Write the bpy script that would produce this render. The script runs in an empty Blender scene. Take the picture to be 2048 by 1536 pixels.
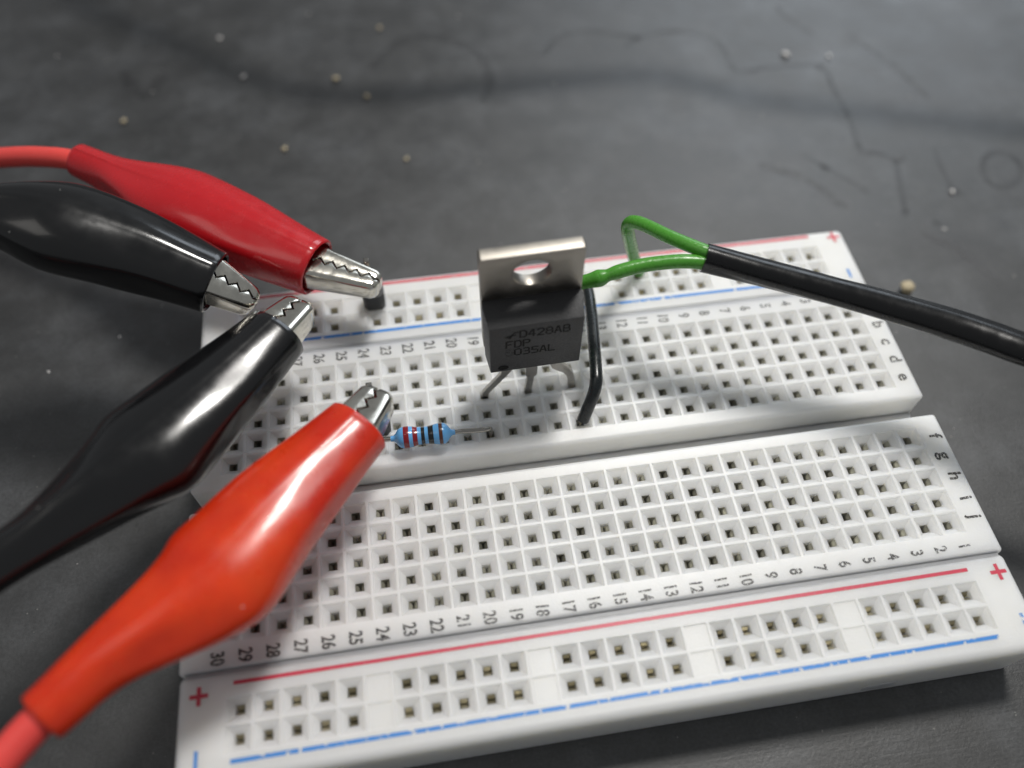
import bpy, bmesh, math, random
from mathutils import Vector, Matrix

# One Blender unit is one centimetre.
S = bpy.context.scene
S.unit_settings.system = 'METRIC'
S.unit_settings.scale_length = 0.01
COL = S.collection
random.seed(4)

# ------------------------------------------------------------------ camera
cam_d = bpy.data.cameras.new('camera')
cam = bpy.data.objects.new('camera', cam_d)
COL.objects.link(cam)
S.camera = cam
rx = Vector((0.98804439, -0.15362571, 0.01293936))
ry = Vector((-0.12270719, -0.83444330, -0.53725909))
rz = Vector((0.09333397, 0.52924807, -0.84331800))
m = Matrix.Identity(4)
for i in range(3):
    m[i][0], m[i][1], m[i][2] = rx[i], -ry[i], -rz[i]
m.translation = Vector((2.26225, -2.53113, 8.62972))
cam.matrix_world = m
cam_d.sensor_width = 36.0
cam_d.lens = 28.386
cam_d.clip_start = 0.1
cam_d.clip_end = 400.0
cam_d.dof.use_dof = True
cam_d.dof.focus_distance = 8.55
cam_d.dof.aperture_fstop = 0.115

# ------------------------------------------------------------------ light
world = bpy.data.worlds.new('World')
S.world = world
world.use_nodes = True
bg = world.node_tree.nodes['Background']
bg.inputs['Color'].default_value = (0.93, 0.97, 1.0, 1)
bg.inputs['Strength'].default_value = 0.24

def area_light(name, loc, target, power, size, color, shape='DISK', size_y=None):
    d = bpy.data.lights.new(name, 'AREA')
    d.shape = shape
    d.size = size
    if size_y: d.size_y = size_y
    d.energy = power
    d.color = color
    o = bpy.data.objects.new(name, d)
    COL.objects.link(o)
    o.location = loc
    o.rotation_euler = (Vector(target) - Vector(loc)).to_track_quat('-Z', 'Y').to_euler()
    return o

area_light('desk_lamp', (11.2, 12.2, 30.5), (4.0, 1.5, 0.8), 8300, 6.5, (1.0, 0.975, 0.93))
area_light('upper_left_fill', (-22.0, -4.0, 48.0), (0, 2, 0), 1500, 26.0, (1.0, 0.96, 0.9), 'RECTANGLE', 14.0)  # broad dim fill added from the upper left for the clip sleeves

area_light('sheen_fill', (34.0, 50.0, 27.0), (8, 7, 0), 8500, 34.0, (0.82, 0.91, 1.0), 'RECTANGLE', 22.0)  # large low source added behind the scene to give the table its sheen

S.view_settings.view_transform = 'Standard'
S.view_settings.look = 'None'
S.view_settings.gamma = 1.0
S.view_settings.use_curve_mapping = False
S.view_settings.exposure = 0.0
S.render.engine = 'CYCLES'
S.cycles.use_denoising = True
S.cycles.max_bounces = 6
S.cycles.diffuse_bounces = 3
S.cycles.glossy_bounces = 3
S.cycles.transparent_max_bounces = 8
S.cycles.caustics_reflective = False
S.cycles.caustics_refractive = False
S.cycles.sample_clamp_indirect = 6.0

# ------------------------------------------------------------------ materials
def srgb(r, g, b):
    f = lambda c: ((c / 255 + 0.055) / 1.055) ** 2.4 if c > 10 else c / 255 / 12.92
    return (f(r), f(g), f(b), 1)

def mat(name, color=(0.8, 0.8, 0.8, 1), rough=0.5, metal=0.0, **kw):
    mt = bpy.data.materials.new(name)
    mt.use_nodes = True
    p = mt.node_tree.nodes['Principled BSDF']
    p.inputs['Base Color'].default_value = color
    p.inputs['Roughness'].default_value = rough
    p.inputs['Metallic'].default_value = metal
    for k, v in kw.items():
        p.inputs[k.replace('_', ' ')].default_value = v
    return mt

def N(mt, t, **kw):
    n = mt.node_tree.nodes.new(t)
    for k, v in kw.items():
        if hasattr(n, k): setattr(n, k, v)
        else: n.inputs[k].default_value = v
    return n

def L(mt, a, b): mt.node_tree.links.new(a, b)
def P(mt): return mt.node_tree.nodes['Principled BSDF']
def coords(mt): return N(mt, 'ShaderNodeTexCoord').outputs['Object']

def noise(mt, scale, detail=4.0, rough=0.6, vec=None, stretch=None):
    v = vec or coords(mt)
    if stretch:
        mp = N(mt, 'ShaderNodeMapping')
        mp.inputs['Scale'].default_value = stretch
        L(mt, v, mp.inputs['Vector']); v = mp.outputs['Vector']
    n = N(mt, 'ShaderNodeTexNoise')
    n.inputs['Scale'].default_value = scale
    n.inputs['Detail'].default_value = detail
    n.inputs['Roughness'].default_value = rough
    L(mt, v, n.inputs['Vector'])
    return n.outputs['Fac']

def ramp(mt, fac, stops):
    r = N(mt, 'ShaderNodeValToRGB')
    e = r.color_ramp.elements
    while len(e) < len(stops): e.new(0.5)
    for el, (pos, c) in zip(e, stops):
        el.position = pos
        el.color = c if len(c) == 4 else (*c, 1)
    L(mt, fac, r.inputs['Fac'])
    return r.outputs['Color']

def g(v): return (v, v, v, 1)

def bump(mt, h, strength, dist, prev=None):
    b = N(mt, 'ShaderNodeBump')
    b.inputs['Strength'].default_value = strength
    b.inputs['Distance'].default_value = dist
    L(mt, h, b.inputs['Height'])
    if prev: L(mt, prev, b.inputs['Normal'])
    L(mt, b.outputs['Normal'], P(mt).inputs['Normal'])
    return b.outputs['Normal']

def mixc(mt, fac, a, b, blend='MIX'):
    x = N(mt, 'ShaderNodeMix', data_type='RGBA', blend_type=blend)
    for s, v in ((0, fac), (6, a), (7, b)):
        if isinstance(v, (int, float)): x.inputs[s].default_value = v
        elif isinstance(v, tuple): x.inputs[s].default_value = v
        else: L(mt, v, x.inputs[s])
    return x.outputs[2]

def specks(mt, scale, size, vec=None):
    """1 at rare tiny irregular dots, else 0"""
    v = vec or coords(mt)
    vo = N(mt, 'ShaderNodeTexVoronoi')
    vo.inputs['Scale'].default_value = scale
    L(mt, v, vo.inputs['Vector'])
    a = ramp(mt, vo.outputs['Distance'], [(size * 0.6, g(1)), (size, g(0))])
    sep = N(mt, 'ShaderNodeSeparateColor')
    L(mt, vo.outputs['Color'], sep.inputs['Color'])
    b = ramp(mt, sep.outputs['Red'], [(0.80, g(0)), (0.82, g(1))])
    return mixc(mt, 1.0, a, b, 'MULTIPLY')

# dark slate-like work mat
M_table = mat('dark_work_mat', g(0.04), 0.5)
big = noise(M_table, 0.28, 6, 0.62)
mid = noise(M_table, 1.7, 7, 0.68)
c0 = ramp(M_table, big, [(0.3, (0.020, 0.020, 0.020)), (0.7, (0.036, 0.037, 0.039))])
c1 = ramp(M_table, mid, [(0.25, g(0.62)), (0.5, g(0.95)), (0.75, g(1.5))])
c2 = mixc(M_table, 1.0, c0, c1, 'MULTIPLY')
smudge = noise(M_table, 0.75, 6, 0.7)
c2 = mixc(M_table, ramp(M_table, smudge, [(0.48, g(0)), (0.72, g(0.75))]), c2, (0.070, 0.073, 0.078, 1))
fine = noise(M_table, 26, 5, 0.7)
c3 = mixc(M_table, 1.0, c2, ramp(M_table, fine, [(0.3, g(0.62)), (0.7, g(1.4))]), 'MULTIPLY')
scr = noise(M_table, 3.2, 4, 0.6, stretch=(0.25, 9.0, 1.0))
c4 = mixc(M_table, ramp(M_table, scr, [(0.66, g(0)), (0.75, g(0.35))]), c3, (0.10, 0.10, 0.10, 1))
sp = specks(M_table, 2.0, 0.03)
sp2 = specks(M_table, 9.0, 0.09)
c5 = mixc(M_table, sp2, c4, (0.16, 0.16, 0.15, 1))
c6 = mixc(M_table, sp, c5, (0.35, 0.34, 0.30, 1))
L(M_table, c6, P(M_table).inputs['Base Color'])
L(M_table, ramp(M_table, mid, [(0.3, g(0.41)), (0.7, g(0.52))]), P(M_table).inputs['Roughness'])
P(M_table).inputs['Specular IOR Level'].default_value = 0.85
nb = bump(M_table, fine, 0.22, 0.02)
bump(M_table, scr, 0.2, 0.01, nb)

M_stain = mat('dark_stain', (0.012, 0.012, 0.013, 1), 0.7)
_o = M_stain.node_tree.nodes['Material Output']
_t = N(M_stain, 'ShaderNodeBsdfTransparent'); _m = N(M_stain, 'ShaderNodeMixShader')
L(M_stain, ramp(M_stain, noise(M_stain, 3, 4), [(0.3, g(0.01)), (0.7, g(0.24))]), _m.inputs[0])
L(M_stain, _t.outputs[0], _m.inputs[1]); L(M_stain, P(M_stain).outputs[0], _m.inputs[2])
L(M_stain, _m.outputs[0], _o.inputs['Surface'])
M_scuff = mat('pale_scuff', (0.12, 0.12, 0.125, 1), 0.6)
_o = M_scuff.node_tree.nodes['Material Output']
_t = N(M_scuff, 'ShaderNodeBsdfTransparent'); _m = N(M_scuff, 'ShaderNodeMixShader')
L(M_scuff, ramp(M_scuff, noise(M_scuff, 4, 4), [(0.35, g(0)), (0.7, g(0.5))]), _m.inputs[0])
L(M_scuff, _t.outputs[0], _m.inputs[1]); L(M_scuff, P(M_scuff).outputs[0], _m.inputs[2])
L(M_scuff, _m.outputs[0], _o.inputs['Surface'])

# white moulded ABS of the board
M_board = mat('white_abs', (0.80, 0.80, 0.79, 1), 0.36)
P(M_board).inputs['Subsurface Weight'].default_value = 0.9
P(M_board).inputs['Subsurface Radius'].default_value = (0.45, 0.43, 0.38)
P(M_board).inputs['Subsurface Scale'].default_value = 1.0
bump(M_board, noise(M_board, 48, 3, 0.65), 0.45, 0.008)
L(M_board, ramp(M_board, noise(M_board, 1.5, 5), [(0.3, (0.79, 0.785, 0.76)), (0.7, (0.84, 0.835, 0.81))]), P(M_board).inputs['Base Color'])

M_contact = mat('contact_metal', (0.62, 0.61, 0.53, 1), 0.40, 0.45)
M_contact_rail = mat('contact_brass', (0.66, 0.61, 0.46, 1), 0.34, 0.45)

for _m, _a, _b in ((M_contact, (0.20, 0.195, 0.16), (0.52, 0.51, 0.43)), (M_contact_rail, (0.26, 0.235, 0.16), (0.62, 0.57, 0.42))):
    _oi = N(_m, 'ShaderNodeObjectInfo')
    L(_m, ramp(_m, _oi.outputs['Random'], [(0.0, _a), (1.0, _b)]), P(_m).inputs['Base Color'])

def ink(name, color, scale, lo, hi, rough=0.4, metal=0.0):
    mt = mat(name, color, rough, metal)
    out = mt.node_tree.nodes['Material Output']
    t = N(mt, 'ShaderNodeBsdfTransparent'); mx = N(mt, 'ShaderNodeMixShader')
    geo = N(mt, 'ShaderNodeNewGeometry').outputs['Position']
    f = ramp(mt, noise(mt, scale, 3, 0.6, vec=geo), [(lo, g(0)), (hi, g(1))])
    L(mt, f, mx.inputs[0]); L(mt, t.outputs[0], mx.inputs[1])
    L(mt, P(mt).outputs[0], mx.inputs[2]); L(mt, mx.outputs[0], out.inputs['Surface'])
    return mt
M_ink_fresh = ink('black_ink', (0.035, 0.033, 0.033, 1), 75, 0.36, 0.46, 0.35)
M_ink_worn = ink('worn_black_ink', (0.055, 0.053, 0.052, 1), 85, 0.405, 0.475, 0.5)
M_red = ink('red_ink', srgb(200, 60, 82), 70, 0.24, 0.42, 0.4)
M_red_worn = ink('thin_red_ink', srgb(214, 84, 98), 70, 0.30, 0.50, 0.4)
M_blue = ink('blue_ink', srgb(66, 138, 214), 17, 0.385, 0.41, 0.4)

# metals
def metal(name, c, rough, sc=14, var=0.12, bmp=0.06):
    mt = mat(name, c, rough, 1.0)
    n = noise(mt, sc, 5, 0.65)
    L(mt, ramp(mt, n, [(0.25, g(max(0.03, rough - var))), (0.75, g(rough + var))]), P(mt).inputs['Roughness'])
    L(mt, ramp(mt, n, [(0.25, tuple(x * 0.82 for x in c[:3])), (0.75, c[:3])]), P(mt).inputs['Base Color'])
    bump(mt, n, bmp, 0.01)
    return mt
M_nickel = metal('nickel_plate', (0.70, 0.67, 0.60, 1), 0.17, 10, 0.08, 0.05)
M_tin = metal('tinned_tab', (0.31, 0.29, 0.26, 1), 0.40, 6, 0.10, 0.05)
M_lead = metal('tinned_lead', (0.46, 0.44, 0.41, 1), 0.32, 20, 0.10, 0.08)
M_wire_metal = metal('bright_wire', (0.42, 0.40, 0.37, 1), 0.22, 20, 0.06, 0.03)

# plastics
def plastic(name, c, rough, coat=0.0, dusty=0.0, sss=0.0, srad=(1, 0.2, 0.1), sscale=0.1, bmp=0.05, bsc=6, spec=0.5):
    mt = mat(name, c, rough)
    p = P(mt)
    p.inputs['Specular IOR Level'].default_value = spec
    p.inputs['Coat Weight'].default_value = coat
    p.inputs['Coat Roughness'].default_value = 0.07
    if sss:
        p.inputs['Subsurface Weight'].default_value = sss
        p.inputs['Subsurface Radius'].default_value = srad
        p.inputs['Subsurface Scale'].default_value = sscale
    n = noise(mt, bsc, 4, 0.55)
    L(mt, ramp(mt, n, [(0.3, g(rough * 0.8)), (0.7, g(min(1, rough * 1.3)))]), p.inputs['Roughness'])
    bump(mt, n, bmp, 0.02)
    if dusty:
        d = specks(mt, dusty, 0.055)
        L(mt, mixc(mt, d, c, (0.6, 0.6, 0.57, 1)), p.inputs['Base Color'])
    return mt
M_boot_black = plastic('black_vinyl', (0.004, 0.004, 0.0045, 1), 0.20, 0.25, 7.0)
M_boot_red = plastic('red_vinyl', (0.47, 0.008, 0.013, 1), 0.24, 0.3, 4.0, 0.25, (1, 0.12, 0.08), 0.10)
M_boot_orange = plastic('translucent_red_vinyl', (0.60, 0.026, 0.003, 1), 0.30, 0.2, 0, 0.6, (1, 0.14, 0.05), 0.18)
_c = ramp(M_boot_orange, noise(M_boot_orange, 1.1, 3, 0.5), [(0.35, (0.53, 0.017, 0.002)), (0.65, (0.76, 0.055, 0.005))])
_d = specks(M_boot_orange, 4.0, 0.05)
L(M_boot_orange, mixc(M_boot_orange, _d, _c, (0.7, 0.5, 0.45, 1)), P(M_boot_orange).inputs['Base Color'])
M_wire_red = plastic('salmon_wire_pvc', (0.80, 0.075, 0.065, 1), 0.36, 0.0, 0, 0.2, (1, 0.2, 0.15), 0.06)
M_wire_black = plastic('black_wire_pvc', (0.010, 0.010, 0.011, 1), 0.3, 0.1)
M_sheath = plastic('black_sheath_pvc', (0.005, 0.005, 0.0055, 1), 0.24, 0.0, 3.0, bmp=0.07, bsc=9, spec=0.4)
M_green = plastic('green_pvc', (0.070, 0.285, 0.028, 1), 0.28, 0.1, 0, 0.1, (0.3, 1, 0.2), 0.03, 0.22, 22)
M_jumper = plastic('black_jumper_pvc', (0.008, 0.011, 0.012, 1), 0.27, 0.0, 0, bmp=0.08, bsc=12)
M_header = plastic('header_plastic', (0.020, 0.021, 0.023, 1), 0.5, bmp=0.15, bsc=30)
M_epoxy = plastic('moulding_epoxy', (0.027, 0.027, 0.029, 1), 0.50, bmp=0.35, bsc=70)
M_mark = mat('etched_mark', (0.003, 0.003, 0.003, 1), 0.5)
M_mark.node_tree.nodes['Principled BSDF'].inputs['Specular IOR Level'].default_value = 0.12
M_mark_worn = ink('worn_mark', (0.004, 0.004, 0.004, 1), 60, 0.42, 0.5, 0.2)
M_resist = plastic('resistor_lacquer', srgb(100, 168, 224), 0.22, 0.35, 0, bmp=0.04, bsc=20)
M_band = {'red': plastic('band_red', srgb(128, 14, 26), 0.22, 0.3),
          'black': plastic('band_black', (0.006, 0.006, 0.007, 1), 0.2, 0.3),
          'brown': plastic('band_brown', srgb(82, 44, 28), 0.22, 0.3)}
M_crumb = plastic('beige_crumb', (0.46, 0.39, 0.26, 1), 0.7, bmp=0.4, bsc=20)
M_crumb_w = plastic('pale_grain', (0.72, 0.70, 0.68, 1), 0.3, bmp=0.3, bsc=20)
M_solder = mat('solder_bead', (0.85, 0.85, 0.85, 1), 0.12, 1.0)

# ------------------------------------------------------------------ mesh helpers
def link(o, parent=None):
    COL.objects.link(o)
    if parent is not None: o.parent = parent
    return o

def mesh_obj(name, verts, faces, mt, parent=None, smooth=False):
    me = bpy.data.meshes.new(name)
    me.from_pydata([tuple(v) for v in verts], [], faces)
    me.validate()
    bm = bmesh.new(); bm.from_mesh(me)
    bmesh.ops.recalc_face_normals(bm, faces=bm.faces)
    bm.to_mesh(me); bm.free()
    if smooth:
        for p in me.polygons: p.use_smooth = True
    me.materials.append(mt)
    return link(bpy.data.objects.new(name, me), parent)

def auto_smooth(o, deg=35):
    me = o.data
    for p in me.polygons: p.use_smooth = True
    me.set_sharp_from_angle(angle=math.radians(deg))
    return o

def empty(name, loc, label, cat, group=None):
    o = bpy.data.objects.new(name, None)
    o.empty_display_size = 0.3
    link(o)
    o.location = loc
    tag(o, label, cat, group)
    return o

def tag(o, label, cat, group=None):
    o['label'] = label; o['category'] = cat
    if group: o['group'] = group
    return o

def attach(child, root):
    """parent while keeping world-space vertex coordinates"""
    child.parent = root
    if root.parent is None:      # deeper parents already stand at the world origin
        child.matrix_parent_inverse = Matrix.Translation(root.location).inverted()
    return child

def catmull(pts, n=10, closed=False):
    pts = [Vector(p) for p in pts]
    out = []
    q = [pts[0] * 2 - pts[1]] + pts + [pts[-1] * 2 - pts[-2]]
    for i in range(1, len(q) - 2):
        p0, p1, p2, p3 = q[i - 1:i + 3]
        for k in range(n):
            t = k / n
            out.append(0.5 * ((2 * p1) + (p2 - p0) * t + (2 * p0 - 5 * p1 + 4 * p2 - p3) * t * t + (3 * p1 - p0 - 3 * p2 + p3) * t ** 3))
    out.append(pts[-1])
    return out

def lerp_table(tab, t):
    for (t0, a), (t1, b) in zip(tab, tab[1:]):
        if t <= t1:
            k = (t - t0) / (t1 - t0)
            k = max(0, min(1, k))
            if isinstance(a, tuple):
                return tuple(x + (y - x) * k for x, y in zip(a, b))
            return a + (b - a) * k
    return tab[-1][1]

def smooth_table(tab, t):
    """cubic (Catmull) interpolation of a value table"""
    xs = [a for a, _ in tab]; ys = [b for _, b in tab]
    n = len(xs)
    for i in range(n - 1):
        if t <= xs[i + 1] or i == n - 2:
            h = xs[i + 1] - xs[i]
            k = max(0, min(1, (t - xs[i]) / h))
            def sl(j):
                if j == 0: return (ys[1] - ys[0]) / (xs[1] - xs[0])
                if j == n - 1: return (ys[-1] - ys[-2]) / (xs[-1] - xs[-2])
                return (ys[j + 1] - ys[j - 1]) / (xs[j + 1] - xs[j - 1])
            m0, m1 = sl(i) * h, sl(i + 1) * h
            return ((2 * k ** 3 - 3 * k * k + 1) * ys[i] + (k ** 3 - 2 * k * k + k) * m0
                    + (-2 * k ** 3 + 3 * k * k) * ys[i + 1] + (k ** 3 - k * k) * m1)

def frames(path, up=Vector((0, 0, 1))):
    fr = []
    n = len(path)
    for i, p in enumerate(path):
        t = (path[min(i + 1, n - 1)] - path[max(i - 1, 0)]).normalized()
        b = (up - t * up.dot(t))
        if b.length < 0.15 and fr: b = fr[-1][3] - t * fr[-1][3].dot(t)
        elif b.length < 1e-4: b = Vector((0, 1, 0)) - t * t.y
        b.normalize()
        fr.append((p, t, t.cross(b).normalized(), b))
    return fr

def transport_frames(path, up):
    n = len(path); fr = []; b = None
    for i, p in enumerate(path):
        t = (path[min(i + 1, n - 1)] - path[max(i - 1, 0)]).normalized()
        if b is None: b = up
        b = b - t * b.dot(t)
        if b.length < 1e-5: b = Vector((1, 0, 0)) - t * t.x
        b.normalize()
        fr.append((p, t, t.cross(b).normalized(), b.copy()))
    return fr

def tube(name, path, r, mt, parent, seg=16, up=Vector((0, 0, 1)), section=None, cap=True, twist=None):
    """swept tube; r number or callable(t); section: list of (n,b) unit offsets"""
    path = [Vector(p) for p in path]
    fr = transport_frames(path, up)
    if section is None:
        section = [(math.cos(2 * math.pi * k / seg), math.sin(2 * math.pi * k / seg)) for k in range(seg)]
    ns = len(section)
    V, F = [], []
    for i, (p, t, n, b) in enumerate(fr):
        rr = r(i / (len(fr) - 1)) if callable(r) else r
        if twist:
            w = twist(i / (len(fr) - 1)); n, b = n * math.cos(w) + b * math.sin(w), b * math.cos(w) - n * math.sin(w)
        for (a, c) in section: V.append(p + n * (a * rr) + b * (c * rr))
    for i in range(len(fr) - 1):
        for k in range(ns):
            k2 = (k + 1) % ns
            F.append((i * ns + k, i * ns + k2, (i + 1) * ns + k2, (i + 1) * ns + k))
    if cap:
        F.append(tuple(range(ns))[::-1]); F.append(tuple(range((len(fr) - 1) * ns, len(fr) * ns)))
    o = mesh_obj(name, V, F, mt)
    auto_smooth(o, 50)
    if parent is not None: attach(o, parent)
    return o

def box_data(x0, x1, y0, y1, z0, z1):
    V = [(x, y, z) for z in (z0, z1) for y in (y0, y1) for x in (x0, x1)]
    F = [(0, 2, 3, 1), (4, 5, 7, 6), (0, 1, 5, 4), (2, 6, 7, 3), (0, 4, 6, 2), (1, 3, 7, 5)]
    return V, F

def bevel_obj(o, w, seg=2, ang=30):
    bm = bmesh.new(); bm.from_mesh(o.data)
    ed = [e for e in bm.edges if len(e.link_faces) == 2 and e.calc_face_angle(0) > math.radians(ang)]
    bmesh.ops.bevel(bm, geom=ed, offset=w, segments=seg, affect='EDGES', profile=0.6)
    bm.to_mesh(o.data); bm.free()
    return auto_smooth(o, 40)

# ------------------------------------------------------------------ table
def table():
    n = 2
    V = [(-60, -45, 0), (80, -45, 0), (80, 85, 0), (-60, 85, 0), (-60, -45, -2.5), (80, -45, -2.5), (80, 85, -2.5), (-60, 85, -2.5)]
    F = [(0, 1, 2, 3), (7, 6, 5, 4), (0, 4, 5, 1), (1, 5, 6, 2), (2, 6, 7, 3), (3, 7, 4, 0)]
    o = mesh_obj('table_top', V, F, M_table)
    o['kind'] = 'structure'
    tag(o, 'dark grey scuffed work surface under everything', 'table')
    return o
TABLE = table()

def ribbon(name, pts, w, mt, z=0.004, n=8, wob=0.25):
    path = catmull([(x, y, z) for x, y in pts], n)
    V, F = [], []
    for i, p in enumerate(path):
        t = path[min(i + 1, len(path) - 1)] - path[max(i - 1, 0)]
        t.normalize(); nn = Vector((-t.y, t.x, 0))
        ww = w * (1 + random.uniform(-wob, wob)) * (0.4 if i in (0, len(path) - 1) else 1)
        V += [p + nn * ww / 2, p - nn * ww / 2]
    for i in range(len(path) - 1): F.append((2 * i, 2 * i + 1, 2 * i + 3, 2 * i + 2))
    o = mesh_obj(name, V, F, mt)
    attach(o, TABLE)
    return o

for pts, w in [
    ([(-2.26, 9.97), (-2.05, 9.48), (-1.83, 9.26), (-1.64, 9.55), (-1.57, 9.81)], 0.15),
    ([(1.82, 9.47), (2.05, 9.71), (2.38, 10.09), (2.82, 10.2), (3.24, 10.04), (3.63, 9.64), (3.77, 9.14), (3.73, 8.68), (3.58, 8.32)], 0.13),
    ([(4.76, 9.41), (5.15, 9.85), (5.71, 9.96), (6.21, 9.78), (6.5, 9.67)], 0.09),
    ([(6.21, 9.42), (6.54, 9.66), (7.11, 9.76), (7.6, 9.59), (7.87, 9.27), (7.9, 8.78), (7.99, 8.49), (8.54, 8.55), (9.4, 8.46), (9.41, 7.9), (9.39, 7.08), (9.28, 6.39), (9.29, 6.25)], 0.075),
    ([(9.32, 6.32), (9.56, 6.26), (9.71, 6.04), (9.59, 5.56), (9.44, 5.01)], 0.075),
    ([(9.71, 6.04), (9.93, 6.16)], 0.10),
    ([(10.47, 6.28), (10.39, 5.89), (10.35, 5.46), (10.4, 5.24)], 0.06),
    ([(8.32, 6.46), (8.59, 6.09), (9.02, 5.54)], 0.05),
    ([(11.39, 6.07), (11.12, 5.9), (10.97, 5.59), (10.99, 5.37), (11.16, 5.29), (11.43, 5.41), (11.61, 5.61), (11.6, 5.9), (11.39, 6.07)], 0.085)]:
    ribbon('stain_line', pts, w * 1.3, M_stain)
for (x, y, r) in [(9.40, 8.46, 0.10), (6.48, 9.64, 0.10), (8.6, 6.08, 0.10), (9.02, 5.52, 0.09), (9.43, 5.0, 0.09), (10.38, 5.26, 0.12), (9.8, 4.75, 0.08)]:
    k = [(x + r * random.uniform(0.6, 1.1) * math.cos(a), y + r * random.uniform(0.6, 1.1) * math.sin(a), 0.0055) for a in [i * math.pi / 5 for i in range(10)]]
    attach(mesh_obj('stain_spot', k, [tuple(range(10))], M_stain), TABLE)
for pts, w in [([(9.21, 10.27), (9.33, 9.8), (9.62, 9.32)], 0.10), ([(7.6, 6.3), (8.2, 5.9), (8.6, 5.2)], 0.14), ([(10.2, 9.3), (10.7, 8.2), (10.9, 7.4)], 0.12),
               ([(-1.9, -0.2), (-1.5, 0.3), (-1.35, 0.9)], 0.10), ([(9.5, 4.6), (9.9, 4.2), (10.2, 3.5)], 0.15)]:
    ribbon('scuff_mark', pts, w, M_scuff, 0.0065)

# ------------------------------------------------------------------ breadboard
PT = 0.254
ZT = 0.85           # top of the terminal strip
ZR = 0.83           # top of the power rails
X0, X1 = -0.425, 7.775
rowY = {r: i * PT for i, r in enumerate('jihgf')}
rowY.update({r: (7 + i) * PT for i, r in enumerate('edcba')})
def colX(c): return (30 - c) * PT

board = empty('breadboard', (3.68, 1.4, 0.0), 'white plastic solderless breadboard with numbered columns and red and blue rail lines', 'breadboard')

def grid_top(V, F, xs_cells, ys_cells, rect, z, special=None, skip=None):
    """flat top with square funnels. xs_cells/ys_cells: cell centres. rect: x0,x1,y0,y1"""
    h0 = 0.1150
    xs = [rect[0]]
    for x in xs_cells: xs += [x - h0, x + h0]
    xs.append(rect[1])
    ys = [rect[2]]
    for y in ys_cells: ys += [y - h0, y + h0]
    ys.append(rect[3])
    for i in range(len(xs) - 1):
        for j in range(len(ys) - 1):
            if i % 2 == 1 and j % 2 == 1:
                cx, cy = (xs[i] + xs[i + 1]) / 2, (ys[j] + ys[j + 1]) / 2
                if special and special((i - 1) // 2): levels = [(h0, 0), (0.109, -0.022)]
                else:
                    a, b = random.uniform(-.0015, .0015), random.uniform(-.0015, .0015)
                    levels = [(h0, 0), (0.1128, -0.003), (0.1040, -0.032), (0.052, -0.062), (0.044, -0.069), (0.042, -0.42)]
                base = len(V)
                for lv, (h, dz) in enumerate(levels):
                    jx = random.uniform(-.0015, .0015) if 0 < lv < 3 else 0
                    for sx, sy in ((-1, -1), (1, -1), (1, 1), (-1, 1)):
                        V.append((cx + sx * h + jx, cy + sy * h + jx, z + dz))
                for k in range(len(levels) - 1):
                    for q in range(4):
                        q2 = (q + 1) % 4
                        F.append((base + k * 4 + q, base + k * 4 + q2, base + k * 4 + 4 + q2, base + k * 4 + 4 + q))
                e = base + (len(levels) - 1) * 4
                F.append((e, e + 1, e + 2, e + 3))
            else:
                b = len(V)
                V += [(xs[i], ys[j], z), (xs[i + 1], ys[j], z), (xs[i + 1], ys[j + 1], z), (xs[i], ys[j + 1], z)]
                F.append((b, b + 1, b + 2, b + 3))

def skirt(V, F, rect, r, z, zb, seg=6, foot=None):
    """rounded edge and side walls round a rectangle whose flat top is `rect` (already inset by r)"""
    x0, x1, y0, y1 = rect
    rings = []
    for k in range(seg + 1):
        a = math.pi / 2 * k / seg
        rings.append((r * math.sin(a), z - r * (1 - math.cos(a))))
    rings.append((r, zb + 0.03)); rings.append((r - 0.03, zb))
    base = len(V); cs = 5
    cnt = 4 * (cs + 1)
    for (off, zz) in rings:
        for ci, (cx, cy) in enumerate(((x1, y0), (x1, y1), (x0, y1), (x0, y0))):
            for q in range(cs + 1):
                a = -math.pi / 2 + ci * math.pi / 2 + math.pi / 2 * q / cs
                V.append((cx + off * math.cos(a), cy + off * math.sin(a), zz))
    for k in range(len(rings) - 1):
        for q in range(cnt):
            q2 = (q + 1) % cnt
            F.append((base + k * cnt + q, base + k * cnt + q2, base + (k + 1) * cnt + q2, base + (k + 1) * cnt + q))
    e = base + (len(rings) - 1) * cnt
    F.append(tuple(range(e, e + cnt))[::-1])

def strip_mesh(name, V, F, parent):
    me = bpy.data.meshes.new(name)
    me.from_pydata(V, [], F)
    bm = bmesh.new(); bm.from_mesh(me)
    bmesh.ops.remove_doubles(bm, verts=bm.verts, dist=1e-5)
    bmesh.ops.recalc_face_normals(bm, faces=bm.faces)
    bm.to_mesh(me); bm.free()
    me.materials.append(M_board)
    o = link(bpy.data.objects.new(name, me))
    auto_smooth(o, 28)
    attach(o, parent)
    return o

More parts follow.
